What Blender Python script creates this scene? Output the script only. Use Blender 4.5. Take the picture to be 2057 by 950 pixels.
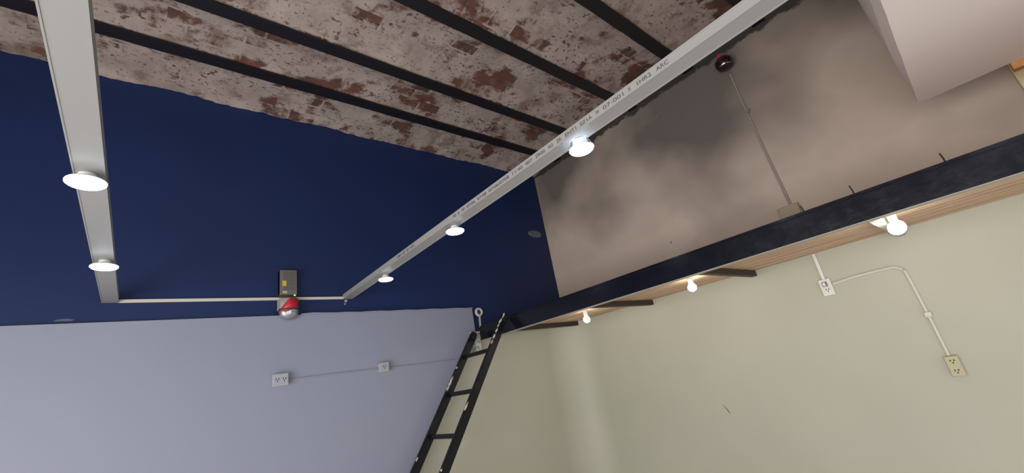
import bpy, bmesh, math, random
from mathutils import Vector, Matrix, noise

for o in list(bpy.data.objects): bpy.data.objects.remove(o, do_unlink=True)
SC = bpy.context.scene
COL = SC.collection
random.seed(7)

# ------------------------------------------------------------------ camera
CAM_POS = Vector((-3.5393, -3.2, 1.6))
YAW, PITCH, ROLL, FPX = -0.7505, 0.3230, 0.1828, 839.08
def cam_rot():
    cz, sz, cx, sx, cr, sr = math.cos(YAW), math.sin(YAW), math.cos(PITCH), math.sin(PITCH), math.cos(ROLL), math.sin(ROLL)
    Rz = Matrix(((cz, -sz, 0), (sz, cz, 0), (0, 0, 1)))
    Rx = Matrix(((1, 0, 0), (0, cx, -sx), (0, sx, cx)))
    Ry = Matrix(((cr, 0, sr), (0, 1, 0), (-sr, 0, cr)))
    return Rz @ Rx @ Ry
R = cam_rot()
cd = bpy.data.cameras.new('camera'); cam = bpy.data.objects.new('camera', cd); COL.objects.link(cam)
r, f, u = R.col[0], R.col[1], R.col[2]
M = Matrix((( r[0], u[0], -f[0]), (r[1], u[1], -f[1]), (r[2], u[2], -f[2]))).to_4x4()
M.translation = CAM_POS
cam.matrix_world = M
cd.sensor_fit = 'HORIZONTAL'; cd.sensor_width = 36; cd.lens = 36 * FPX / 2057
cd.clip_start = .02
SC.camera = cam

# ------------------------------------------------------------------ world, lights, exposure
w = bpy.data.worlds.new('world'); SC.world = w; w.use_nodes = True
w.node_tree.nodes['Background'].inputs[0].default_value = (.75, .85, 1, 1)
w.node_tree.nodes['Background'].inputs[1].default_value = .6
SC.view_settings.view_transform = 'Standard'
SC.view_settings.look = 'None'
SC.view_settings.gamma = 1
SC.view_settings.use_curve_mapping = False
SC.view_settings.exposure = 0.0
DAYLIGHT = 24
SIDELIGHT = 152   # added fill from the unseen left side, brightens the upper wall
#      # the front one is added fill from behind the camera
LED = 10            # emission of the round white downlights
BULB = 50           # emission of the bulbs under the loft
ld = bpy.data.lights.new('shopfront_daylight', 'AREA'); ld.shape = 'RECTANGLE'; ld.size = 4.2; ld.size_y = 2.3
ld.energy = DAYLIGHT; ld.color = (1.0, .93, .86)
lo = bpy.data.objects.new('shopfront_daylight', ld); COL.objects.link(lo)
lo.location = (-3.1, -5.28, 1.2); lo.rotation_euler = (math.radians(90), 0, 0)  # area lamp added behind the camera as fill

ls_ = bpy.data.lights.new('side_window_daylight', 'AREA'); ls_.shape = 'RECTANGLE'; ls_.size = 3.3; ls_.size_y = 1.9
ls_.energy = SIDELIGHT; ls_.color = (1.0, .94, .86)
lo2 = bpy.data.objects.new('side_window_daylight', ls_); COL.objects.link(lo2)
lo2.location = (-5.69, -2.9, 1.15); lo2.rotation_euler = (math.radians(90), 0, math.radians(-90))  # area lamp added at the left to light the plaster wall

# ------------------------------------------------------------------ material helpers
def mat(name, col, rough=.6, metal=0, spec=.5, emit=None, es=0, trans=0, bump=None, var=None, alpha=1):
    m = bpy.data.materials.new(name); m.use_nodes = True
    nt = m.node_tree; b = nt.nodes['Principled BSDF']
    b.inputs['Base Color'].default_value = (*col, 1)
    b.inputs['Roughness'].default_value = rough
    b.inputs['Metallic'].default_value = metal
    b.inputs['Specular IOR Level'].default_value = spec
    b.inputs['Transmission Weight'].default_value = trans
    if emit: b.inputs['Emission Color'].default_value = (*emit, 1); b.inputs['Emission Strength'].default_value = es
    tc = nt.nodes.new('ShaderNodeTexCoord')
    if var:      # (scale, second colour, low, high)
        n = nt.nodes.new('ShaderNodeTexNoise'); n.inputs['Scale'].default_value = var[0]; n.inputs['Detail'].default_value = 6
        nt.links.new(tc.outputs['Object'], n.inputs['Vector'])
        rp = nt.nodes.new('ShaderNodeValToRGB'); rp.color_ramp.elements[0].position = var[2]; rp.color_ramp.elements[1].position = var[3]
        rp.color_ramp.elements[0].color = (*col, 1); rp.color_ramp.elements[1].color = (*var[1], 1)
        nt.links.new(n.outputs['Fac'], rp.inputs[0]); nt.links.new(rp.outputs[0], b.inputs['Base Color'])
    if bump:     # (scale, strength, distance)
        n = nt.nodes.new('ShaderNodeTexNoise'); n.inputs['Scale'].default_value = bump[0]; n.inputs['Detail'].default_value = 5
        nt.links.new(tc.outputs['Object'], n.inputs['Vector'])
        bp = nt.nodes.new('ShaderNodeBump'); bp.inputs['Strength'].default_value = bump[1]; bp.inputs['Distance'].default_value = bump[2]
        nt.links.new(n.outputs['Fac'], bp.inputs['Height']); nt.links.new(bp.outputs[0], b.inputs['Normal'])
    return m

class NT:
    """small node helper"""
    def __init__(s, name):
        s.m = bpy.data.materials.new(name); s.m.use_nodes = True; s.t = s.m.node_tree
        s.b = s.t.nodes['Principled BSDF']; s.tc = s.t.nodes.new('ShaderNodeTexCoord').outputs['Object']
    def link(s, a, b): s.t.links.new(a, b)
    def mapping(s, scale=(1, 1, 1), loc=(0, 0, 0)):
        n = s.t.nodes.new('ShaderNodeMapping'); n.inputs['Scale'].default_value = scale; n.inputs['Location'].default_value = loc
        s.link(s.tc, n.inputs['Vector']); return n.outputs[0]
    def noise(s, vec, scale, detail=6, rough=.55, dist=0):
        n = s.t.nodes.new('ShaderNodeTexNoise'); n.inputs['Scale'].default_value = scale; n.inputs['Detail'].default_value = detail
        n.inputs['Roughness'].default_value = rough; n.inputs['Distortion'].default_value = dist
        s.link(vec, n.inputs['Vector']); return n.outputs['Fac']
    def ramp(s, fac, pts):
        n = s.t.nodes.new('ShaderNodeValToRGB'); cr = n.color_ramp
        while len(cr.elements) < len(pts): cr.elements.new(.5)
        for e, (p, c) in zip(cr.elements, pts): e.position = p; e.color = (*c, 1) if not isinstance(c, (int, float)) else (c, c, c, 1)
        s.link(fac, n.inputs[0]); return n.outputs[0]
    def mix(s, fac, a, b):
        n = s.t.nodes.new('ShaderNodeMix'); n.data_type = 'RGBA'
        s.link(fac, n.inputs[0])
        for i, x in ((6, a), (7, b)):
            if isinstance(x, tuple): n.inputs[i].default_value = (*x, 1)
            else: s.link(x, n.inputs[i])
        return n.outputs[2]
    def math(s, op, a, b=None):
        n = s.t.nodes.new('ShaderNodeMath'); n.operation = op
        for i, x in ((0, a), (1, b)):
            if x is None: continue
            if isinstance(x, (int, float)): n.inputs[i].default_value = x
            else: s.link(x, n.inputs[i])
        return n.outputs[0]
    def bump(s, h, st, d):
        n = s.t.nodes.new('ShaderNodeBump'); n.inputs['Strength'].default_value = st; n.inputs['Distance'].default_value = d
        s.link(h, n.inputs['Height']); s.link(n.outputs[0], s.b.inputs['Normal'])

# ------------------------------------------------------------------ materials
def brick_ceiling():
    n = NT('peeling_brick_ceiling')
    v = n.mapping()
    plaster = n.ramp(n.noise(v, 5, 8, .6), [(.3, (.30, .25, .235)), (.7, (.46, .395, .375))])
    # patches where the plaster has come off, roughly brick shaped
    bt = n.t.nodes.new('ShaderNodeTexBrick'); n.link(v, bt.inputs['Vector'])
    bt.inputs['Scale'].default_value = 1; bt.inputs['Brick Width'].default_value = .2; bt.inputs['Row Height'].default_value = .105
    bt.inputs['Mortar Size'].default_value = .008; bt.inputs['Color1'].default_value = (0, 0, 0, 1); bt.inputs['Color2'].default_value = (1, 1, 1, 1)
    bt.inputs['Mortar'].default_value = (.2, .2, .2, 1)
    sep = n.t.nodes.new('ShaderNodeSeparateColor'); n.link(bt.outputs['Color'], sep.inputs[0])
    big = n.noise(v, 3.2, 7, .62, .3)
    val = n.math('ADD', n.math('MULTIPLY', sep.outputs[0], .10), big)
    patch = n.ramp(val, [(.582, 0.0), (.65, 1.0)])
    mid = n.ramp(n.noise(n.mapping((1, 1, 1), (1, 8, 0)), 4.5, 9, .68), [(.52, 0.0), (.62, .75)])
    clus = n.ramp(n.noise(n.mapping((1, 1, 1), (4, 3, 0)), 3.5, 3), [(.40, 0.0), (.60, 1.0)])
    pits = n.math('MULTIPLY', clus, n.ramp(n.noise(n.mapping((1, 1.3, 1), (3, 1, 0)), 30, 3, .5), [(.60, 0.0), (.64, .9)]))
    pits2 = n.ramp(n.noise(n.mapping((1, 1, 1), (7, 2, 0)), 52, 2, .5), [(.66, 0.0), (.70, .8)])
    brick = n.ramp(n.noise(v, 9, 4), [(.35, (.075, .043, .038)), (.6, (.15, .062, .045)), (.75, (.17, .11, .085))])
    c = n.mix(mid, plaster, (.19, .135, .115))
    c = n.mix(patch, c, brick)
    c = n.mix(pits, c, (.07, .045, .04))
    c = n.mix(pits2, c, (.09, .06, .055))
    # grime where plaster meets the navy wall
    n.link(c, n.b.inputs['Base Color']); n.b.inputs['Roughness'].default_value = .92
    h = n.math('SUBTRACT', n.noise(v, 14, 6, .6), n.math('ADD', n.math('MULTIPLY', patch, .6), n.math('ADD', pits, n.math('MULTIPLY', mid, .3))))
    n.bump(h, .5, .010)
    return n.m

def bare_plaster():
    n = NT('bare_cement_plaster')
    v = n.mapping()
    base = n.ramp(n.noise(v, 1.6, 7, .6), [(.3, (.54, .455, .395)), (.7, (.63, .53, .46))])
    # cloudy dirt marks, plus light falloff towards the vault painted as darker colour
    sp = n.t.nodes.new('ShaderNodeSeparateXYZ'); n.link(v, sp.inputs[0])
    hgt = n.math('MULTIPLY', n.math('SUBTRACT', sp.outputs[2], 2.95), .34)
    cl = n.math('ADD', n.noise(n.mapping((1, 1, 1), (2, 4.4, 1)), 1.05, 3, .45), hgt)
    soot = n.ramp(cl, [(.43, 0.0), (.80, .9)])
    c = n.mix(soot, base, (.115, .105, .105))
    # ragged black crust along the joint with the ceiling
    ed = n.math('ADD', sp.outputs[2], n.math('MULTIPLY', n.noise(v, 9, 6, .7), .16))
    edge = n.ramp(n.math('SUBTRACT', ed, 3.0), [(.945, 0.0), (.965, .9)])
    c = n.mix(edge, c, (.03, .026, .024))
    n.link(c, n.b.inputs['Base Color']); n.b.inputs['Roughness'].default_value = .92
    n.bump(n.noise(v, 30, 6, .6), .25, .004)
    return n.m

def planks():
    n = NT('pine_planks')
    v = n.mapping((16, .35, 16))
    g = n.noise(v, 2.2, 6, .6, .2)
    c = n.ramp(g, [(.36, (.30, .15, .085)), (.47, (.52, .33, .21)), (.68, (.70, .53, .39))])
    n.link(c, n.b.inputs['Base Color']); n.b.inputs['Roughness'].default_value = .5
    n.bump(g, .2, .003)
    return n.m

def gloss_black():
    n = NT('glossy_black_enamel')
    v = n.mapping()
    n.b.inputs['Base Color'].default_value = (.005, .006, .013, 1); n.b.inputs['Specular IOR Level'].default_value = .38
    n.link(n.ramp(n.noise(v, 16, 5, .6), [(.35, .14), (.7, .24)]), n.b.inputs['Roughness'])
    n.bump(n.math('ADD', n.noise(v, 42, 5, .6), n.math('MULTIPLY', n.noise(v, 8, 2), 1.2)), .22, .003)
    return n.m

def cream():
    n = NT('cream_wall_paint')
    v = n.mapping()
    c = n.ramp(n.noise(v, 1.1, 4, .5), [(.3, (.43, .435, .365)), (.7, (.475, .475, .405))])
    sm = n.ramp(n.noise(n.mapping((1, 1, 1), (5, 9, 3)), 5.5, 6, .6), [(.68, 0.0), (.80, .25)])
    c = n.mix(sm, c, (.42, .38, .33))
    n.link(c, n.b.inputs['Base Color']); n.b.inputs['Roughness'].default_value = .55
    n.bump(n.noise(v, 45, 5, .6), .12, .003)
    return n.m

MT = dict(
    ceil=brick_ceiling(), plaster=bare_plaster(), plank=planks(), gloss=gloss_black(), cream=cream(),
    blue=mat('navy_wall_paint', (.0095, .0255, .105), .45, spec=.35, bump=(35, .15, .003), var=(1.3, (.008, .021, .09), .3, .7)),
    panel=mat('white_panel_paint', (.28, .305, .405), .55, bump=(40, .12, .003), var=(1.2, (.265, .29, .40), .3, .7)),
    white=mat('white_plastic', (.72, .72, .70), .4),
    offwhite=mat('off_white_plastic', (.60, .59, .54), .45),
    panelplastic=mat('painted_socket_plastic', (.37, .385, .46), .5),
    ivory=mat('aged_ivory_plastic', (.47, .44, .28), .5),
    hole=mat('socket_hole', (.03, .03, .03), .7),
    holegrey=mat('socket_recess', (.20, .20, .20), .6),
    steel=mat('pale_profile', (.30, .305, .31), .38, metal=.0, bump=(60, .1, .001)),
    ink=mat('printed_ink', (.085, .085, .095), .7),
    black=mat('matt_black_steel', (.008, .007, .011), .55, bump=(50, .35, .003)),
    darkjoist=mat('dark_brown_joist', (.035, .025, .02), .6, bump=(40, .3, .003)),
    ladder=mat('black_ladder_paint', (.006, .007, .010), .34, spec=.3, bump=(30, .3, .002), var=(9, (.014, .017, .018), .55, .75)),
    splash=mat('dried_white_paint', (.60, .58, .54), .6, bump=(60, .6, .004), var=(30, (.25, .24, .22), .5, .65)),
    cage=mat('perforated_zinc', (.22, .22, .22), .45, metal=.6),
    yellow=mat('yellow_sticker', (.55, .46, .05), .5),
    brown=mat('brown_terminal', (.09, .045, .02), .6),
    green=mat('green_led', (.1, .8, .05), .4, emit=(.25, 1, .05), es=3),
    red=mat('red_plastic', (.62, .03, .06), .3),
    wine=mat('dark_wine_glass', (.022, .004, .008), .08, spec=.8),
    silver=mat('polished_chrome', (.75, .75, .78), .12, metal=1, bump=(18, .6, .01)),
    greyshell=mat('grey_shell', (.33, .32, .32), .4),
    clear=mat('clear_plastic', (.9, .92, .95), .06, trans=.95),
    led=mat('lit_diffuser', (.9, .9, .9), .5, emit=(.74, .84, 1.0), es=LED),
    bulb=mat('lit_bulb_glass', (.9, .9, .85), .4, emit=(1.0, 1.0, .86), es=BULB),
    box=mat('white_bulkhead_paint', (.86, .78, .75), .7, var=(1.2, (.81, .74, .71), .35, .7), bump=(20, .1, .003)),
    flange=mat('pale_grey_flange', (.42, .41, .37), .6, bump=(40, .3, .002)),
    orange=mat('varnished_timber', (.50, .25, .09), .45, var=(20, (.40, .18, .06), .4, .7)),
    yel=mat('pale_yellow_paint', (.72, .62, .36), .6),  # warm light on the wall end put into the yellow
    floor=mat('light_floor_tile', (.72, .68, .62), .35, var=(2, (.64, .60, .55), .4, .7)),
    shellwhite=mat('plain_wall_paint', (.62, .61, .58), .7),
    grime=mat('painted_over_cover', (.085, .12, .17), .5, var=(25, (.13, .16, .19), .4, .6)),  # shared by the oval disc and the painted reflection
    dirt=mat('dark_scuff', (.12, .11, .09), .9),
    glass=mat('window_glass', (.95, .98, .97), .02, trans=1.0),
    alu=mat('window_frame_metal', (.35, .35, .35), .4, metal=.7),
)

# ------------------------------------------------------------------ geometry helpers
def newbm(): return bmesh.new()
def box(bm, a, b, bev=0, rot=None, seg=2):
    a, b = Vector(a), Vector(b); c = (a + b) / 2; s = b - a
    t = bmesh.new(); bmesh.ops.create_cube(t, size=1)
    for v in t.verts: v.co = Vector((v.co.x * s.x, v.co.y * s.y, v.co.z * s.z))
    if bev: bmesh.ops.bevel(t, geom=t.edges[:], offset=bev, segments=seg, affect='EDGES', profile=.5)
    for v in t.verts:
        if rot: v.co = rot @ v.co
        v.co += c
    merge(bm, t)
def merge(bm, t):
    me = bpy.data.meshes.new('tmp'); t.to_mesh(me); t.free(); bm.from_mesh(me); bpy.data.meshes.remove(me)
def bar(bm, p, q, wd, ht, up=(0, 0, 1), bev=0):
    """rectangular bar from p to q"""
    p, q = Vector(p), Vector(q); d = (q - p); L = d.length; d.normalize()
    s = d.cross(Vector(up)).normalized(); n = s.cross(d)
    t = bmesh.new(); bmesh.ops.create_cube(t, size=1)
    for v in t.verts: v.co = Vector((v.co.x * wd, v.co.y * L, v.co.z * ht))
    if bev: bmesh.ops.bevel(t, geom=t.edges[:], offset=bev, segments=2, affect='EDGES')
    m = (p + q) / 2
    for v in t.verts: v.co = m + s * v.co.x + d * v.co.y + n * v.co.z
    merge(bm, t)
def tube(bm, pts, rad, n=10, caps=True, flat=1.0):
    pts = [Vector(p) for p in pts]; rings = []
    for i, p in enumerate(pts):
        d = (pts[min(i + 1, len(pts) - 1)] - pts[max(i - 1, 0)]).normalized()
        a = Vector((0, 0, 1)) if abs(d.z) < .9 else Vector((1, 0, 0))
        s = d.cross(a).normalized(); t = s.cross(d)
        rr = rad[i] if isinstance(rad, (list, tuple)) else rad
        rings.append([bm.verts.new(p + rr * (math.cos(k * 2 * math.pi / n) * s + flat * math.sin(k * 2 * math.pi / n) * t)) for k in range(n)])
    for a, b in zip(rings, rings[1:]):
        for k in range(n): bm.faces.new((a[k], a[(k + 1) % n], b[(k + 1) % n], b[k]))
    if caps: bm.faces.new(rings[0][::-1]); bm.faces.new(rings[-1])
def lathe(bm, prof, c, axis='Z', n=32, sx=1, sy=1):
    """prof: [(radius, height)] about an axis through c"""
    c = Vector(c); rings = []
    def P(x, y, h):
        return c + {'Z': Vector((x, y, h)), 'Y': Vector((x, h, y)), 'X': Vector((h, x, y))}[axis]
    for rr, h in prof:
        if rr < 1e-6: rings.append([bm.verts.new(P(0, 0, h))]); continue
        rings.append([bm.verts.new(P(sx * rr * math.cos(k * 2 * math.pi / n), sy * rr * math.sin(k * 2 * math.pi / n), h)) for k in range(n)])
    for a, b in zip(rings, rings[1:]):
        for k in range(n):
            vs = [a[k % len(a)], a[(k + 1) % len(a)], b[(k + 1) % len(b)], b[k % len(b)]]
            u = []
            for x in vs:
                if x not in u: u.append(x)
            if len(u) > 2: bm.faces.new(u)
def prism(bm, pts, axis, lo, hi):
    """closed polygon pts (2D) extruded on an axis. X: (y,z)  Y: (x,z)  Z: (x,y)"""
    def P(a, b, h): return {'X': (h, a, b), 'Y': (a, h, b), 'Z': (a, b, h)}[axis]
    A = [bm.verts.new(P(a, b, lo)) for a, b in pts]; B = [bm.verts.new(P(a, b, hi)) for a, b in pts]
    bm.faces.new(A); bm.faces.new(B[::-1]); n = len(pts)
    for i in range(n): bm.faces.new((A[i], B[i], B[(i + 1) % n], A[(i + 1) % n]))
def blob(bm, c, s, seed=0, rough=.35):
    t = bmesh.new(); bmesh.ops.create_icosphere(t, subdivisions=3, radius=1)
    for v in t.verts:
        k = 1 + rough * noise.noise(v.co * 1.7 + Vector((seed * 3.1, seed, 0)))
        v.co = Vector((v.co.x * s[0] * k, v.co.y * s[1] * k, v.co.z * s[2] * k)) + Vector(c)
    merge(bm, t)

def thing(name, label, cat, loc, group=None):
    o = bpy.data.objects.new(name, None); o.empty_display_size = .05; COL.objects.link(o); o.location = loc
    o['label'] = label; o['category'] = cat
    if group: o['group'] = group
    return o
def wloc(o):
    p = Vector((0, 0, 0))
    while o: p += o.location; o = o.parent
    return p
def obj(name, bm, m, parent=None, label=None, cat=None, group=None, kind=None, smooth=False, origin=None):
    bmesh.ops.recalc_face_normals(bm, faces=bm.faces[:])
    if parent is not None: base = wloc(parent)
    elif origin is not None: base = Vector(origin)
    else: base = Vector((0, 0, 0))
    for v in bm.verts: v.co -= base
    me = bpy.data.meshes.new(name); bm.to_mesh(me); bm.free()
    me.materials.append(m)
    for p in me.polygons: p.use_smooth = smooth
    o = bpy.data.objects.new(name, me); COL.objects.link(o)
    if parent is not None: o.parent = parent
    else: o.location = base
    if smooth:
        try: me.set_sharp_from_angle(angle=math.radians(35))
        except Exception: pass
    if label: o['label'] = label
    if cat: o['category'] = cat
    if group: o['group'] = group
    if kind: o['kind'] = kind
    return o
def dup(root, loc, label, group=None):
    c = root.copy(); COL.objects.link(c); c.location = loc; c['label'] = label
    if group: c['group'] = group
    for ch in list(root.children):
        k = ch.copy(); COL.objects.link(k); k.parent = c
        for g in list(ch.children):
            d = g.copy(); COL.objects.link(d); d.parent = k
    return c

# ------------------------------------------------------------------ the room
X0, X1, Y0, Y1, ZC = -5.7, 0.0, -5.3, 0.0, 3.915
LZ = 2.057            # underside of the loft boards
XB = -1.237           # face of the black beam
ZBT, ZBB = 2.100, 1.971
bm = newbm(); box(bm, (X0 - .15, Y0 - .15, -.12), (X1 + .15, Y1 + .15, 0)); obj('floor', bm, MT['floor'], kind='structure')
bm = newbm(); box(bm, (X0 - .15, Y1, LZ - .02), (X1, Y1 + .15, 4.12)); obj('wall_back', bm, MT['blue'], kind='structure')
bm = newbm(); box(bm, (X0 - .15, Y1, 0), (X1, Y1 + .15, LZ - .02)); obj('wall_back_lower', bm, MT['cream'], kind='structure')
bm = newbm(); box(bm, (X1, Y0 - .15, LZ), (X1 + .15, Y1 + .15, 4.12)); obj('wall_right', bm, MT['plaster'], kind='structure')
bm = newbm(); box(bm, (X1, Y0 - .15, 0), (X1 + .15, Y1 + .15, LZ))
obj('wall_right_lower', bm, MT['cream'], kind='structure')
RC = .34    # the lower corner is plastered round
bm = newbm(); arc = [(-RC + RC * math.cos(a), -RC + RC * math.sin(a)) for a in [math.pi / 2 * k / 20 for k in range(21)]]
prism(bm, [(-.0, -RC)] + arc[1:-1] + [(-RC, 0), (0, 0)], 'Z', 0, LZ - .001)
cv = obj('wall_right_corner', bm, MT['cream'], kind='structure', smooth=True)
bm = newbm(); box(bm, (X0 - .15, Y0 - .15, 2.2), (X0, Y1, 4.12)); box(bm, (X0 - .15, Y0 - .15, 0), (X0, Y1, .1))
box(bm, (X0 - .15, Y0 - .15, .1), (X0, -4.65, 2.2)); box(bm, (X0 - .15, -1.15, .1), (X0, Y1, 2.2)); obj('wall_left', bm, MT['shellwhite'], kind='structure')
# front wall behind the camera, with an opening added for the fill light
bm = newbm()
box(bm, (X0, Y0 - .15, 2.42), (X1, Y0, 4.12)); box(bm, (X0, Y0 - .15, 0), (-5.3, Y0, 2.42)); box(bm, (-.9, Y0 - .15, 0), (X1, Y0, 2.42))
obj('wall_front', bm, MT['shellwhite'], kind='structure')
bm = newbm()
for x in (-5.3, -3.85, -2.4, -.94): box(bm, (x, Y0 - .1, 0), (x + .04, Y0 - .06, 2.42))
box(bm, (-5.3, Y0 - .1, 2.38), (-.9, Y0 - .06, 2.42)); box(bm, (-5.3, Y0 - .1, 0), (-.9, Y0 - .06, .05))
obj('window_1', bm, MT['alu'], kind='structure')  # unseen frame added around the front fill lamp

bm = newbm()
for y in (-4.65, -3.5, -2.34, -1.19): box(bm, (X0 - .1, y, .1), (X0 - .06, y + .04, 2.2))
box(bm, (X0 - .1, -4.65, 2.16), (X0 - .06, -1.15, 2.2)); box(bm, (X0 - .1, -4.65, .1), (X0 - .06, -1.15, .15))
obj('window_2', bm, MT['alu'], kind='structure')  # unseen frame added around the side fill lamp
# lower white cladding on the back wall; its right edge is cut on a slant by the loft
bm = newbm()
prism(bm, [(X0, 0), (-2.70, 0), (-1.335, 1.952), (-1.243, 1.975), (-1.246, 2.2785), (X0, 2.2785)], 'Y', -.022, 0)
obj('wall_back_panel', bm, MT['panel'], kind='structure')
bm = newbm()
pts = []
for i in range(19):
    x = -2.72 + i * (1.475 / 18); pts.append((x, 2.283 + .0022 * math.sin(i * 2.1) + (.004 if i in (1, 2) else 0)))
prism(bm, [(-2.72, 2.276)] + pts + [(-1.245, 2.276)], 'Y', -.036, 0)
obj('trim_1', bm, MT['panel'], kind='structure')
bm = newbm()
prism(bm, [(X0, 2.268), (X0, 2.2835), (-2.72, 2.2835), (-2.72, 2.268)], 'Y', -.0225, 0)

# vaulted brick ceiling between steel joists
JY = [-.4307, -.8863, -1.5043, -2.1128, -2.722, -3.331, -3.94, -4.55, -5.16]
edges = [0.0] + JY + [Y0]
bm = newbm()
NX = 240
cols = []
for a, b in zip(edges, edges[1:]):
    wd = abs(b - a); rise = .05 * min(1, wd / .6); k = 10
    for j in range(k + (1 if b == Y0 else 0)):
        t = j / k
        yy = a + (b - a) * t
        cols.append((yy, ZC + .012 + rise * 4 * t * (1 - t) if a != 0 else ZC - .006 + .03 * t + .02 * math.sin(math.pi * t)))
grid = []
for i in range(NX + 1):
    x = X0 + (X1 - X0) * i / NX
    row = []
    for yy, zz in cols:
        nz = .012 * noise.noise(Vector((x * 2.2, yy * 2.2, 0))) + .005 * noise.noise(Vector((x * 9, yy * 9, 3)))
        y2 = yy
        if yy == 0.0: nz = .016 * noise.noise(Vector((x * 3, 0, 5))) + .012 * noise.noise(Vector((x * 17, 0, 2))) + .006 * noise.noise(Vector((x * 45, 0, 2)))
        row.append(bm.verts.new((x, y2, zz + nz)))
    grid.append(row)
for i in range(NX):
    for j in range(len(cols) - 1): bm.faces.new((grid[i][j], grid[i + 1][j], grid[i + 1][j + 1], grid[i][j + 1]))
top = [[bm.verts.new((X0 + (X1 - X0) * i, y, 4.12)) for y in (0.0, Y0)] for i in (0, 1)]
bm.faces.new((top[0][0], top[0][1], top[1][1], top[1][0]))
bm.faces.new([grid[0][j] for j in range(len(cols))] + [top[0][1], top[0][0]])
bm.faces.new([grid[NX][j] for j in range(len(cols))][::-1] + [top[1][0], top[1][1]])
bm.faces.new([grid[i][0] for i in range(NX + 1)] + [top[1][0], top[0][0]])
bm.faces.new([grid[i][-1] for i in range(NX + 1)] + [top[1][1], top[0][1]])
obj('ceiling', bm, MT['ceil'], kind='structure', smooth=True)

jl = {0: 'black steel ceiling joist nearest the blue wall',
      1: 'second black steel ceiling joist out from the blue wall',
      2: 'third black steel ceiling joist out from the blue wall',
      3: 'fourth black steel ceiling joist from the blue wall, passing over the right white channel',
      4: 'black steel ceiling joist only seen at the top edge just left of the white channel'}
def steel_joist(y, wd):
    b = newbm()
    # inverted tee shape: flange showing under the bricks and web buried between them
    n = 60; prev = None; secs = []
    for i in range(n + 1):
        x = X0 + (X1 - X0) * i / n
        j = .004 * noise.noise(Vector((x * 7, y, 0))); k2 = .004 * noise.noise(Vector((x * 7, y, 9)))
        sec = [(y - wd / 2 + j, ZC), (y + wd / 2 + k2, ZC), (y + wd / 2 + k2, ZC + .014), (y + .006, ZC + .016), (y + .006, ZC + .075), (y - .006, ZC + .075), (y - .006, ZC + .016), (y - wd / 2 + j, ZC + .014)]
        secs.append([b.verts.new((x, p[0], p[1])) for p in sec])
    for s, t in zip(secs, secs[1:]):
        for k in range(8): b.faces.new((s[k], s[(k + 1) % 8], t[(k + 1) % 8], t[k]))
    b.faces.new(secs[0]); b.faces.new(secs[-1][::-1])
    return b
for i, y in enumerate(JY[:5]):
    obj('ceiling_joist', steel_joist(y, .094), MT['black'], label=jl[i], cat='beam', group='steel joists of the brick ceiling', origin=(-2.85, y, ZC))

# ------------------------------------------------------------------ loft along the right wall
bm = newbm()
y = Y0
bx = XB + .075
nb = 14; bw = (X1 - bx) / nb
prof = []
for i in range(nb):
    a = bx + i * bw
    prof += [(a + .001, LZ + .009), (a + .005, LZ), (a + bw * .48, LZ), (a + bw * .5, LZ + .003), (a + bw * .52, LZ), (a + bw - .005, LZ), (a + bw - .001, LZ + .009)]
prism(bm, prof + [(X1, LZ + .022), (bx, LZ + .022)], 'Y', Y0, Y1)
obj('loft_deck', bm, MT['plank'], label='pale pine board soffit of the loft behind the black beam', cat='loft floor', origin=(-.62, -2.6, LZ))
# main channel section beam
bm = newbm()
T = .007
sec = [(XB, ZBB), (XB + .058, ZBB), (XB + .058, ZBB + T), (XB + T, ZBB + T + .003), (XB + T, ZBT - T - .003), (XB + .058, ZBT - T), (XB + .058, ZBT), (XB + .010, ZBT), (XB + .010, ZBT - .016), (XB - .001, ZBT - .017), (XB - .003, ZBT - .019), (XB, ZBT - .023)]
prism(bm, sec, 'Y', Y0, -.076)
lb = obj('loft_beam', bm, MT['gloss'], label='long glossy black steel beam carrying the front edge of the loft', cat='beam', origin=(XB, -2.6, ZBB))
bm = newbm(); box(bm, (XB + .003, Y0, ZBB - .003), (XB + .052, -.076, ZBB), .001)  # black flange underside made paler for the bulb light on it
obj('bottom_flange', bm, MT['flange'], lb, label='pale grey underside of the bottom flange')
# joists under the boards
def joist(y, o=None):
    b = newbm()
    prism(b, [(y - .004, 2.012), (y + .004, 2.012), (y + .004, LZ - .006), (y + .024, LZ - .006), (y + .024, LZ), (y - .024, LZ), (y - .024, LZ - .006), (y - .004, LZ - .006)], 'X', XB + T, -.004)
    return b
JL = {-.19: 'short dark joist under the loft nearest the ladder', -1.11: 'short dark joist under the loft between the two small bulbs',
      -2.03: 'short dark joist under the loft just right of the middle bulb', -2.922: 'pale-painted joist under the loft beside the large right-hand bulb'}
for y, l in JL.items():
    b = newbm()
    box(b, (XB + T, y - .02, 2.012), (-.003, y + .02, LZ), .003)
    obj('loft_joist', b, MT['flange'] if y < -2.5 else MT['darkjoist'], label=l, cat='joist', group='joists under the loft boards', origin=(-.6, y, 2.01))
# thin rods sticking up behind the beam
for (y, z, l) in ((-2.733, 2.138, 'short dark rod sticking up above the beam next to the ivory box'), (-2.934, 2.148, 'middle one of the short rods sticking up above the beam'), (-3.236, 2.145, 'rightmost short rod sticking up above the beam')):
    b = newbm(); tube(b, [(XB + .045, y, ZBT - .002), (XB + .046, y + .001, z - .02), (XB + .043, y + .004, z)], .0028, 8)
    obj('steel_rod', b, MT['black'], label=l, cat='rod', group='rods above the loft beam', origin=(XB + .045, y, ZBT))

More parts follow.
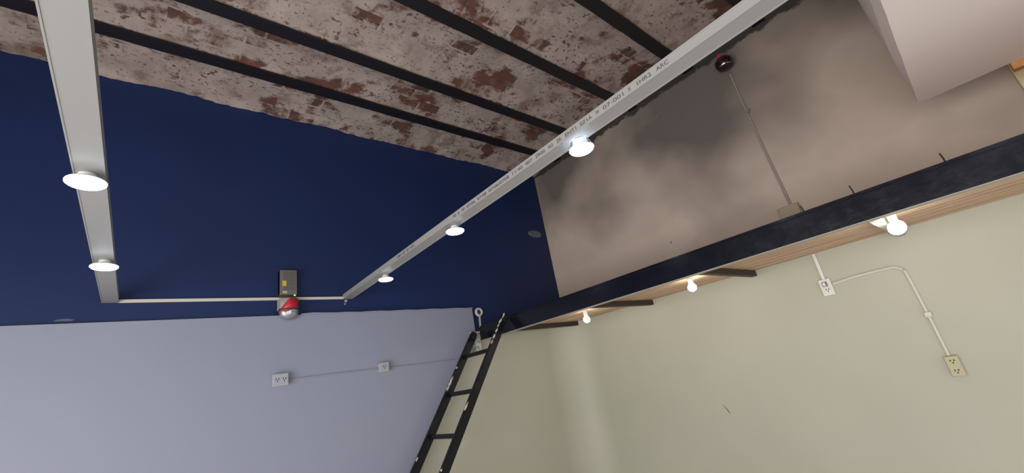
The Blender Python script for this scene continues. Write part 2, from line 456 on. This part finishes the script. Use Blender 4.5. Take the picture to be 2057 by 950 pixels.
# white bulkhead, top right
bm = newbm()
n = 26; bot = []
P0, P1 = Vector((-.494, -3.267)), Vector((-2.26, -3.295))
for i in range(n + 1):
    t = i / n; p = P0.lerp(P1, t)
    bot.append((p.x, p.y - (.0035 * abs(noise.noise(Vector((t * 30, 0, 0)))))))
A = [bm.verts.new((x, y, 2.6)) for x, y in bot]
B = [bm.verts.new((x, -3.267 + .012 * math.sin(math.pi * min(1, i / n * 1.6)) , 2.64 + .02 * min(1, i / 3))) for i, (x, y) in enumerate(bot)]
Cc = [bm.verts.new((x, -3.262, 3.88)) for x, y in bot]
Da = bm.verts.new((-.494, -5.295, 2.6)); Db = bm.verts.new((-2.26, -5.295, 2.6)); Dc = bm.verts.new((-.494, -5.295, 3.88)); Dd = bm.verts.new((-2.26, -5.295, 3.88))
for i in range(n):
    bm.faces.new((A[i], A[i + 1], B[i + 1], B[i])); bm.faces.new((B[i], B[i + 1], Cc[i + 1], Cc[i]))
bm.faces.new(A + [Db, Da]); bm.faces.new(Cc + [Dd, Dc]); bm.faces.new((Da, Db, Dd, Dc))
bm.faces.new((A[0], B[0], Cc[0], Dc, Da)); bm.faces.new((A[-1], B[-1], Cc[-1], Dd, Db))
obj('bulkhead', bm, MT['box'], label='large white boxed-in bulkhead hanging from the ceiling at the upper right', cat='bulkhead', origin=(-1.3, -4, 2.6))
bm = newbm(); box(bm, (-.492, Y0, 2.565), (-.44, -3.605, 2.61), .002)
obj('timber_batten', bm, MT['orange'], label='orange varnished timber batten along the lower edge of the bulkhead', cat='batten', origin=(-.47, -4.4, 2.56))
bm = newbm(); box(bm, (-.035, Y0, LZ + .022), (0, -3.655, 3.85), .004)
obj('trim_2', bm, MT['yel'], kind='structure')

# ------------------------------------------------------------------ lighting channels
ZS = 2.3905
def channel(xa, xb, h, y0, y1, ya):
    b = newbm(); t = .003
    prism(b, [(xa, ZS), (xb, ZS), (xb, ZS + h), (xb - t, ZS + h), (xb - t, ZS + t), (xa + t, ZS + t), (xa + t, ZS + h), (xa, ZS + h)], 'Y', y0, y1)
    # rolled lips
    box(b, (xa - .0012, y0, ZS + h - .005), (xa + .002, y1, ZS + h)); box(b, (xb - .002, y0, ZS + h - .005), (xb + .0012, y1, ZS + h))
    box(b, (xb - .004, y0, ZS - .0015), (xb + .0015, y1, ZS + .002)); box(b, (xa - .0015, y0, ZS - .001), (xa + .0025, y1, ZS + .003))
    return b
HR = .034
t = thing('ceiling_channel', 'right-hand pale light channel with printed text along its side, running from the blue wall', 'channel', (-2.383, -2.6, ZS), 'light channels hung below the ceiling')
obj('profile', channel(-2.417, -2.349, HR, -5.2, -.004, 0), MT['steel'], t)
# printed line of characters on the side of the channel
def text_mesh(s, size):
    c = bpy.data.curves.new('lettering', 'FONT'); c.body = s; c.size = size; c.align_x = 'LEFT'
    o = bpy.data.objects.new('lettering', c); COL.objects.link(o)
    bpy.context.view_layer.update()
    me = bpy.data.meshes.new_from_object(o.evaluated_get(bpy.context.evaluated_depsgraph_get()))
    b = bmesh.new(); b.from_mesh(me)
    bpy.data.objects.remove(o); bpy.data.meshes.remove(me); bpy.data.curves.remove(c)
    return b
for s, ystart, yend in (('1001 07 07 071', -.95, -1.20), ('NO 6 70 07/06 07:08 07:06/0708 11:40 007 ZR00 NO ZR ENT1 0Z1A M 07-001 X 1HR2 ARC', -1.60, -2.83)):
    k = abs(yend - ystart) / (len(s) + 1)
    pos = 0
    for wd in s.split(' '):
        tm = text_mesh(wd, .02)
        L = max(v.co.x for v in tm.verts); kk = k * (len(wd) - .25) / L
        for v in tm.verts: v.co = Vector((-2.4188, ystart - pos * k - v.co.x * kk, ZS + .009 + v.co.y))
        obj('printed_text', tm, MT['ink'], t, label='small black printed characters')
        pos += len(wd) + 1
t2 = thing('ceiling_channel', 'pale metal light channel on the left, running from the blue wall to the top edge', 'channel', (-3.704, -2.6, ZS), 'light channels hung below the ceiling')
obj('profile', channel(-3.739, -3.671, HR, -5.2, -.004, 0), MT['steel'], t2)
b = newbm(); box(b, (-3.672, -.018, ZS - .002), (-2.41, -.002, ZS + .017), .003)
obj('cable_raceway', b, MT['offwhite'], label='thin white cable raceway along the blue wall joining the two channels', cat='raceway', origin=(-3.04, -.01, ZS))

# round downlights under the channels
def downlight(loc, label, rad=.046, deep=False):
    t = thing('downlight', label, 'lamp', loc, 'round white lamps under the light channels')
    x, y, z = loc
    h = ZS - z
    b = newbm(); lathe(b, ([(0, h - .0015), (rad * .75, h - .0015), (rad * .9, h * .6), (rad + .003, .004), (rad + .004, 0), (rad - .001, -.001), (rad - .002, .003), (0, .003)] if deep else [(0, h - .0005), (rad * .45, h - .0005), (rad * .45, .008), (rad * .95, .006), (rad * 1.01, .003), (rad * 1.02, .0005), (0, .0005)]), loc, n=40)
    obj('housing', b, MT['clear'] if deep else MT['white'], t, smooth=True)
    b = newbm(); lathe(b, [(0, -.011), (rad * .4, -.0107), (rad * .7, -.0095), (rad * .92, -.007), (rad * 1.01, -.003), (rad * 1.02, .0), (0, .002)], loc, n=40)
    obj('diffuser', b, MT['led'], t, smooth=True)
    if deep:
        b = newbm(); lathe(b, [(0, h - .004), (rad * .35, h - .004), (rad * .4, .006), (0, .006)], loc, n=24); obj('driver', b, MT['white'], t, smooth=True)
    return t
d0 = downlight((-3.710, -1.597, 2.364), 'larger, nearer lit round lamp under the left channel')
dup(d0, (-3.700, -.767, 2.364), 'lit round lamp under the left channel, near its far end')
d1 = downlight((-2.362, -2.398, 2.352), 'clear-rimmed lit round lamp under the right channel before the grey wall', .044, True)
dup(d0, (-2.364, -1.522, 2.364), 'lit round lamp at the middle of the right channel, before the blue wall')
dup(d0, (-2.352, -.636, 2.364), 'lit round lamp under the right channel nearest its far end')
dup(d0, (-3.705, -3.3, 2.364), 'lit round lamp under the left channel, above the top edge')
dup(d0, (-2.383, -3.45, 2.364), 'lit round lamp under the right channel, beyond the top edge')

# bulbs under the loft
def bulb(loc, label, rad, bracket=False):
    x, y, z = loc
    t = thing('light_bulb', label, 'lamp', loc, 'lit bulbs under the loft')
    b = newbm(); lathe(b, [(0, LZ - z), (.021, LZ - z), (.023, LZ - z - .006), (.019, LZ - z - .012), (.018, rad * .75), (0, rad * .7)], loc, n=24)
    obj('lamp_holder', b, MT['offwhite'], t, smooth=True)
    b = newbm(); pr = [(0, -rad)]
    for k in range(1, 9):
        a = -math.pi / 2 + k * math.pi / 10; pr.append((rad * math.cos(a), rad * math.sin(a)))
    pr += [(.016, rad * .9), (0, rad * .9)]
    lathe(b, pr, loc, n=28)
    obj('glass', b, MT['bulb'], t, smooth=True)
    if bracket:
        b = newbm(); box(b, (x - .40, y - .015, LZ - .016), (x + .01, y + .015, LZ - .002), .003)
        obj('mounting_strip', b, MT['offwhite'], t)
    return t
bulb((-.59, -.795, 1.975), 'small lit bulb under the loft nearest the ladder', .029)
bulb((-.58, -1.80, 1.99), 'small lit bulb in a short holder in the middle of the loft soffit', .030)
bulb((-.76, -2.979, 1.969), 'larger lit bulb under the loft on the right, above the socket conduit', .036)

# ------------------------------------------------------------------ ladder
D = Vector((.589, 0, .808)).normalized()
def on_rail(z, y, off=0):      # centre line of the rails
    x = -1.262 + (z - 2.065) * D.x / D.z
    return CAM_POS + (Vector((x, y, z)) - CAM_POS) * .981
t = thing('ladder', 'black paint-spattered metal ladder leaning on the black loft beam', 'ladder', tuple(on_rail(-.03, -.24)))
NP = Vector((-D.z, 0, D.x))    # normal of the ladder plane, facing the room
for y, zt in ((-.048, 2.03), (-.45, 2.10)):
    b = newbm(); bar(b, on_rail(-.005, y), on_rail(zt, y), .028, .062, up=tuple(NP), bev=.003)
    rl = obj('rail', b, MT['ladder'], t)
    b = newbm(); box(b, on_rail(-.03, y) - Vector((.045, .022, 0)), on_rail(-.03, y) + Vector((.03, .022, .03)), .005); obj('foot', b, MT['black'], rl)
    # hook over the beam
    top = on_rail(zt, y)
    b = newbm(); 
    bar(b, top - D * .05, top + D * .02, .034, .05, up=tuple(NP), bev=.004)
    obj('hook', b, MT['black'], rl)
    if y < -.2:
        sp = [(top + Vector((-.012, -.018, .012)), (.014, .010, .030), .4), (top + Vector((-.008, .018, .002)), (.012, .008, .02), .4)]
        sp += [(on_rail(zt + dz, y + dy) + NP * .024, (.012, .008, .022), .7) for dz, dy in ((-.05, -.018), (-.085, -.016), (-.125, -.017), (-.17, -.015), (-.21, -.014))]
        sp += [(on_rail(1.45, y - .012) + NP * .028, (.010, .006, .03), .8), (on_rail(1.10, y - .012) + NP * .028, (.007, .005, .008), .8)]
    else:
        sp = [(on_rail(zt + dz, y + dy) + NP * .024, (.013, .009, .024 if dz < -.3 else .01), .8) for dz, dy in ((-.28, -.012), (-.37, -.012), (-.40, -.014), (-.43, -.012))]
        sp += [(on_rail(1.15, y - .01) + NP * .026, (.008, .006, .012), .8)]
    for k, (c0, s0, r0) in enumerate(sp):
        b = newbm(); blob(b, (0, 0, 0), (s0[2] * .85, s0[0] * .8, .0045), k + (10 if y > -.2 else 0), r0 * 1.5)
        for v in b.verts: v.co = c0 + NP * .006 + D * v.co.x + Vector((0, v.co.y, 0)) + NP * v.co.z
        obj('paint_splash', b, MT['splash'], rl, label='dried white paint')
for z in (1.848, 1.565, 1.292, 1.015, .74, .465, .19):
    p = on_rail(z, -.06); q = on_rail(z, -.438)
    b = newbm(); bar(b, p, q, .030, .024, up=tuple(NP), bev=.004); obj('rung', b, MT['ladder'], t)
# pale plaster packing at the end of the beam
b = newbm()
tt = bmesh.new(); bmesh.ops.create_cube(tt, size=1)
bmesh.ops.subdivide_edges(tt, edges=tt.edges[:], cuts=7, use_grid_fill=True)
for v in tt.verts:
    k = noise.noise(v.co * 3.3) * .25
    w_ = .062 + .03 * v.co.z
    v.co = Vector((-1.268 + v.co.x * (w_ + .02 * k), -.0485 + v.co.y * .05, 1.955 + v.co.z * (.20 + .05 * k)))
    if v.co.y > -.0235: v.co.y = -.0235
merge(b, tt)
obj('plaster_patch', b, MT['splash'], label='rough pale plaster patch at the wall end of the black beam', cat='patch', origin=(-1.27, -.03, 1.85))

# ------------------------------------------------------------------ things on the back wall
t = thing('power_supply', 'grey perforated power supply box on the blue wall above the red beacon', 'power supply', (-2.803, -.001, 2.405))
b = newbm(); box(b, (-2.858, -.048, 2.418), (-2.748, -.002, 2.597), .002)
cg = obj('cage', b, MT['cage'], t)
b = newbm()
for i in range(9):
    for j in range(14):
        x = -2.830 + i * .0088; z = 2.452 + j * .0098
        lathe(b, [(0, -.0489), (.0026, -.0487), (.0026, -.0478)], (x, 0, z), 'Y', 6)
obj('perforation', b, MT['hole'], cg)
b = newbm(); box(b, (-2.858, -.046, 2.402), (-2.840, -.004, 2.597), .001); obj('side_flange', b, MT['brown'], t)
b = newbm(); box(b, (-2.842, -.0495, 2.480), (-2.816, -.0478, 2.518)); obj('sticker', b, MT['yellow'], t, label='yellow warning sticker')
b = newbm(); box(b, (-2.840, -.0495, 2.428), (-2.812, -.0478, 2.444)); obj('label_plate', b, MT['ivory'], t)
b = newbm(); box(b, (-2.848, -.040, 2.404), (-2.750, -.004, 2.418), .001)
for i in range(6): box(b, (-2.842 + i * .015, -.043, 2.404), (-2.833 + i * .015, -.039, 2.416))
obj('terminal_strip', b, MT['brown'], t)
b = newbm(); blob(b, (-2.762, -.044, 2.414), (.006, .005, .004), 1, .1); obj('indicator_lamp', b, MT['green'], t, label='glowing green indicator')

t = thing('warning_beacon', 'red and chrome beacon lamp under the power supply on the blue wall', 'beacon', (-2.803, -.001, 2.25))
c = Vector((-2.803, -.052, 2.335))
b = newbm(); box(b, (-2.868, -.022, 2.31), (-2.738, -.0195, 2.388)); obj('mounting_plate', b, MT['greyshell'], t)
b = newbm()
lathe(b, [(0, .055), (.045, .055), (.055, .045), (.058, .02), (.058, -.02), (.055, -.035), (0, -.035)], c, n=36, sy=.62)
obj('housing', b, MT['greyshell'], t, smooth=True)
b = newbm()      # red sleeve wraps the right-hand side
pts = []; nn = 20; rows = []
for i in range(nn + 1):
    q = i / nn; a = math.radians(-176 + q * 170)
    zlo = -.050 + .055 * max(0, (q - .30) / .70) ** 1.2; zhi = max(zlo + .004, min(.048, -.044 + .21 * max(0, q - .06)))
    rows.append([bm_v for bm_v in (b.verts.new(c + Vector((.0605 * math.cos(a), .0385 * math.sin(a), zlo))), b.verts.new(c + Vector((.0625 * math.cos(a), .0395 * math.sin(a), zhi))))])
for p, q in zip(rows, rows[1:]): b.faces.new((p[0], q[0], q[1], p[1]))
rd = obj('red_sleeve', b, MT['red'], t, smooth=True)
md = rd.modifiers.new('thickness', 'SOLIDIFY'); md.thickness = .002
b = newbm(); lathe(b, [(0, -.034), (.056, -.034), (.055, -.045), (.048, -.062), (.034, -.077), (.016, -.085), (0, -.087)], c, n=36, sy=.62)
obj('chrome_reflector', b, MT['silver'], t, smooth=True)
b = newbm(); lathe(b, [(.064, -.02), (.063, -.045), (.054, -.07), (.038, -.088), (.018, -.097), (0, -.099)], c, n=36, sy=.66)
cv = obj('clear_cover', b, MT['clear'], t, smooth=True); md = cv.modifiers.new('thickness', 'SOLIDIFY'); md.thickness = .0015

# oval grey disc near the corner
b = newbm(); lathe(b, [(0, -.010), (.075, -.009), (.10, -.006), (.105, 0)], (-.191, -.001, 3.126), 'Y', 40, sy=.42)
for x in (-.245, -.14): lathe(b, [(0, -.0125), (.006, -.0115), (.007, -.008)], (x, 0, 3.126), 'Y', 12)
obj('cover_plate', b, MT['grime'], label='faint grey oval cover on the blue wall near the corner', cat='cover plate', origin=(-.191, 0, 3.126), smooth=True)
# painted reflection and small plugs at the bottom of the blue wall
b = newbm(); prism(b, [(-3.915, 2.297), (-3.845, 2.296), (-3.838, 2.303), (-3.86, 2.308), (-3.90, 2.307)], 'Y', -.0015, 0)
obj('paint_smudge', b, MT['grime'], label='faint pale smudge low on the blue wall at the far left', cat='mark', origin=(-3.87, 0, 2.29))
b = newbm(); lathe(b, [(0, -.008), (.011, -.008), (.011, 0)], (-2.395, 0, 2.375), 'Y', 14); lathe(b, [(0, -.004), (.006, -.004), (.006, 0)], (-2.402, 0, 2.352), 'Y', 12)
obj('wall_plug', b, MT['greyshell'], label='small grey plug in the blue wall where the right channel ends', cat='plug', origin=(-2.395, 0, 2.36))

# hanging ring and strap right of the white panel
t = thing('cable_clip', 'white ring with a dark centre and a short strap above the end of the beam', 'cable clip', (-1.165, -.001, 2.1))
b = newbm(); lathe(b, [(.020, -.004), (.024, -.014), (.036, -.016), (.043, -.008), (.044, 0)], (-1.160, -.001, 2.243), 'Y', 28); obj('ring', b, MT['offwhite'], t, smooth=True)
b = newbm(); lathe(b, [(0, -.008), (.022, -.006), (.024, 0)], (-1.160, -.001, 2.243), 'Y', 20); obj('dark_centre', b, MT['hole'], t)
b = newbm(); bar(b, (-1.162, -.008, 2.205), (-1.172, -.008, 2.085), .017, .005, up=(0, 1, 0)); obj('strap', b, MT['offwhite'], t)

# wall sockets
def socket(root_args, face, c, wd, ht, dp, body, holes, rocker=None, rr=.004, tilt=0):
    """surface-mounted socket box. face 'Y' = on the back wall, 'X' = on the right wall"""
    t = thing(*root_args)
    off = -.022 if face == 'Y' else 0
    def bx(bmm, u0, v0, u1, v1, d0, d1, bev=0):
        if face == 'Y': box(bmm, (c[0] + u0, off - d1, c[1] + v0), (c[0] + u1, off - d0, c[1] + v1), bev)
        else: box(bmm, (off - d1, c[0] - u1, c[1] + v0), (off - d0, c[0] - u0, c[1] + v1), bev)
    b = newbm(); bx(b, -wd / 2 + .003, -ht / 2 + .003, wd / 2 - .003, ht / 2 - .003, .0, dp - .006, .003); bd = obj('back_box', b, body, t)
    b = newbm()
    if rr > .006 and face == 'X':
        q = .016; ring = []
        for cy, cz, a0 in ((wd / 2 - q, ht / 2 - q, 0), (-wd / 2 + q, ht / 2 - q, 90), (-wd / 2 + q, -ht / 2 + q, 180), (wd / 2 - q, -ht / 2 + q, 270)):
            for k in range(7):
                a = math.radians(a0 + 15 * k); ring.append((c[0] + cy + q * math.cos(a), c[1] + cz + q * math.sin(a)))
        prism(b, ring, 'X', off - dp, off - dp + .009)
    else: bx(b, -wd / 2, -ht / 2, wd / 2, ht / 2, dp - .008, dp, min(rr, .0039)); pl = obj('face_plate', b, body, t)
    for (u, v, s) in holes:
        b = newbm(); bx(b, u - s * .5, v - s * .5, u + s * .5, v + s * .5, dp - .001, dp + .0006); sf = obj('socket_face', b, body, t)
        b = newbm()
        bx(b, u - s * .30, v + .02 * s, u - s * .14, v + s * .30, dp, dp + .0012); bx(b, u + s * .14, v + .02 * s, u + s * .30, v + s * .30, dp, dp + .0012); bx(b, u - s * .08, v - s * .36, u + s * .08, v - s * .10, dp, dp + .0012)
        obj('pin_holes', b, MT['hole'], sf)
    if rocker:
        u, v, w_, h_ = rocker
        b = newbm(); bx(b, u - w_ / 2, v - h_ / 2, u + w_ / 2, v + h_ / 2, dp - .001, dp + .003, .001); obj('rocker', b, MT['white'], t)
        b = newbm(); bx(b, u - w_ / 2 - .004, v - h_ / 2 - .004, u + w_ / 2 + .012, v + h_ / 2 + .004, dp - .001, dp + .0005); obj('rocker_recess', b, MT['holegrey'], t)
    return t
socket(('wall_socket', 'leftmost white double socket on the white lower wall', 'socket', (-2.855, -.022, 1.81)), 'Y', (-2.853, 1.852), .092, .078, .042, MT['panelplastic'], [(-.02, 0, .034), (.021, 0, .034)])
socket(('wall_socket', 'small white socket halfway along the cable on the white lower wall', 'socket', (-2.152, -.022, 1.81)), 'Y', (-2.152, 1.848), .074, .07, .042, MT['panelplastic'], [(0, 0, .036)])
b = newbm()
tube(b, [(-2.81, -.0255, 1.849), (-2.5, -.0255, 1.847), (-2.19, -.0255, 1.845)], .006, 8)
obj('surface_cable', b, MT['panel'], label='white surface cable between the two sockets on the white wall', cat='cable', origin=(-2.5, -.025, 1.84))
b = newbm(); tube(b, [(-2.115, -.0255, 1.843), (-1.85, -.0250, 1.840), (-1.66, -.0250, 1.838), (-1.44, -.0245, 1.836)], .005, 8)
blob(b, (-1.657, -.027, 1.836), (.006, .004, .006), 3, .2)
obj('surface_cable', b, MT['panel'], label='white surface cable from the small socket towards the ladder', cat='cable', origin=(-1.8, -.025, 1.84))

socket(('wall_socket', 'white rounded switch and socket plate on the cream wall below the loft', 'socket', (0, -2.447, 1.755)), 'X', (-2.447, 1.812), .074, .118, .032, MT['white'], [(.002, -.020, .034)], (-.006, .022, .014, .026), .010)
socket(('wall_socket', 'yellowed ivory double socket at the bottom end of the conduit on the cream wall', 'socket', (0, -2.885, 1.175)), 'X', (-2.876, 1.232), .060, .112, .036, MT['ivory'], [(0, -.027, .034), (0, .027, .034)], None)
b = newbm(); box(b, (-.016, -2.457, 1.868), (-.0005, -2.437, LZ - .001), .003)
obj('conduit', b, MT['white'], label='short white conduit from the soffit down to the switch plate', cat='conduit', origin=(0, -2.447, 1.87))
b = newbm()
pts = [(-.008, -2.484, 1.826), (-.008, -2.60, 1.838), (-.008, -2.74, 1.842)]
for k in range(1, 8):
    a = k / 8 * math.pi / 2; pts.append((-.008, -2.80 - .062 * math.sin(a), 1.780 + .062 * math.cos(a)))
pts += [(-.008, -2.863, 1.74), (-.008, -2.868, 1.535), (-.008, -2.870, 1.289)]
tube(b, pts, .0095, 10)
cn = obj('conduit', b, MT['offwhite'], label='bent white conduit from the switch plate round and down to the ivory socket', cat='conduit', origin=(0, -2.7, 1.8), smooth=True)
b = newbm(); box(b, (-.024, -2.886, 1.515), (-.0005, -2.852, 1.545), .004); obj('coupling', b, MT['offwhite'], cn)

# upper grey wall: conduit, ivory junction box, dark globe
b = newbm(); tube(b, [(-.007, -2.402, 3.66), (-.007, -2.408, 3.25), (-.007, -2.42, 2.9), (-.007, -2.437, 2.452)], [.007, .008, .009, .0105], 10)
obj('conduit', b, mat('dusty_conduit', (.34, .31, .28), .6), label='grey conduit running down the upper plaster wall from the dark globe', cat='conduit', origin=(0, -2.42, 2.45), smooth=True)
b = newbm(); box(b, (-.018, -2.405, 3.262), (-.0005, -2.425, 3.28), .002)
tube(b, [(-.01, -2.415, 3.27), (-.02, -2.437, 3.285)], .005, 8)
obj('conduit_clip', b, MT['holegrey'], label='small clip halfway up the conduit on the plaster wall', cat='clip', origin=(0, -2.415, 3.26))
b = newbm(); box(b, (-.048, -2.487, 2.335), (-.0005, -2.352, 2.437), .005); box(b, (-.052, -2.475, 2.34), (-.045, -2.364, 2.430), .003)
obj('junction_box', b, mat('beige_box', (.42, .37, .26), .6), label='ivory junction box on the plaster wall just above the black beam', cat='junction box', origin=(0, -2.42, 2.335))
t = thing('globe_lamp', 'dark wine-red glass globe with a red cap high on the plaster wall', 'lamp', (0, -2.41, 3.72))
gc = Vector((-.10, -2.412, 3.722))
b = newbm(); lathe(b, [(0, .062), (.02, .060), (.045, .048), (.064, .026), (.070, 0), (.066, -.022), (.056, -.040), (.03, -.052), (0, -.056)], gc, n=36); obj('globe', b, MT['wine'], t, smooth=True)
b = newbm()
for k in range(9):
    pass
tube(b, [gc + Vector((-.060 * math.cos(math.radians(a)), -.060 * math.sin(math.radians(a)), -.036)) for a in range(-25, 66, 9)], .0055, 8)  # chrome arc stands for the highlight low on the globe
obj('rim', b, MT['silver'], t, smooth=True, label='bright chrome rim')
b = newbm(); tube(b, [gc + Vector((0, 0, .055)), gc + Vector((-.004, .012, .075)), gc + Vector((-.004, .02, .085))], [.022, .020, .014], 16); obj('red_cap', b, MT['red'], t, smooth=True)
b = newbm(); tube(b, [gc + Vector((-.003, .016, .08)), (-.04, -2.39, 3.83), (0, -2.38, 3.84)], .012, 12); obj('arm', b, MT['black'], t, smooth=True)
# marks on the plaster and on the cream wall
b = newbm(); box(b, (-.002, -1.468, 2.49), (0, -1.462, 2.515)); obj('wall_nail', b, MT['dirt'], label='tiny dark nail in the plaster wall left of the conduit', cat='nail', origin=(0, -1.465, 2.5))
b = newbm(); prism(b, [(-1.478, 1.112), (-1.472, 1.118), (-1.492, 1.08), (-1.505, 1.052), (-1.512, 1.05), (-1.498, 1.082)], 'X', -.0012, 0)
obj('wall_scratch', b, MT['dirt'], label='small dark scratch in the middle of the cream wall', cat='scratch', origin=(0, -1.49, 1.05))
b = newbm(); lathe(b, [(.030, 0), (.034, -.003), (.046, -.003), (.050, 0)], (-.0, -1.729, 3.676), 'X', 28)
obj('wall_mark', b, mat('faint_ring', (.17, .16, .16), .9), label='faint round ring mark high on the plaster wall', cat='mark', origin=(0, -1.729, 3.676))
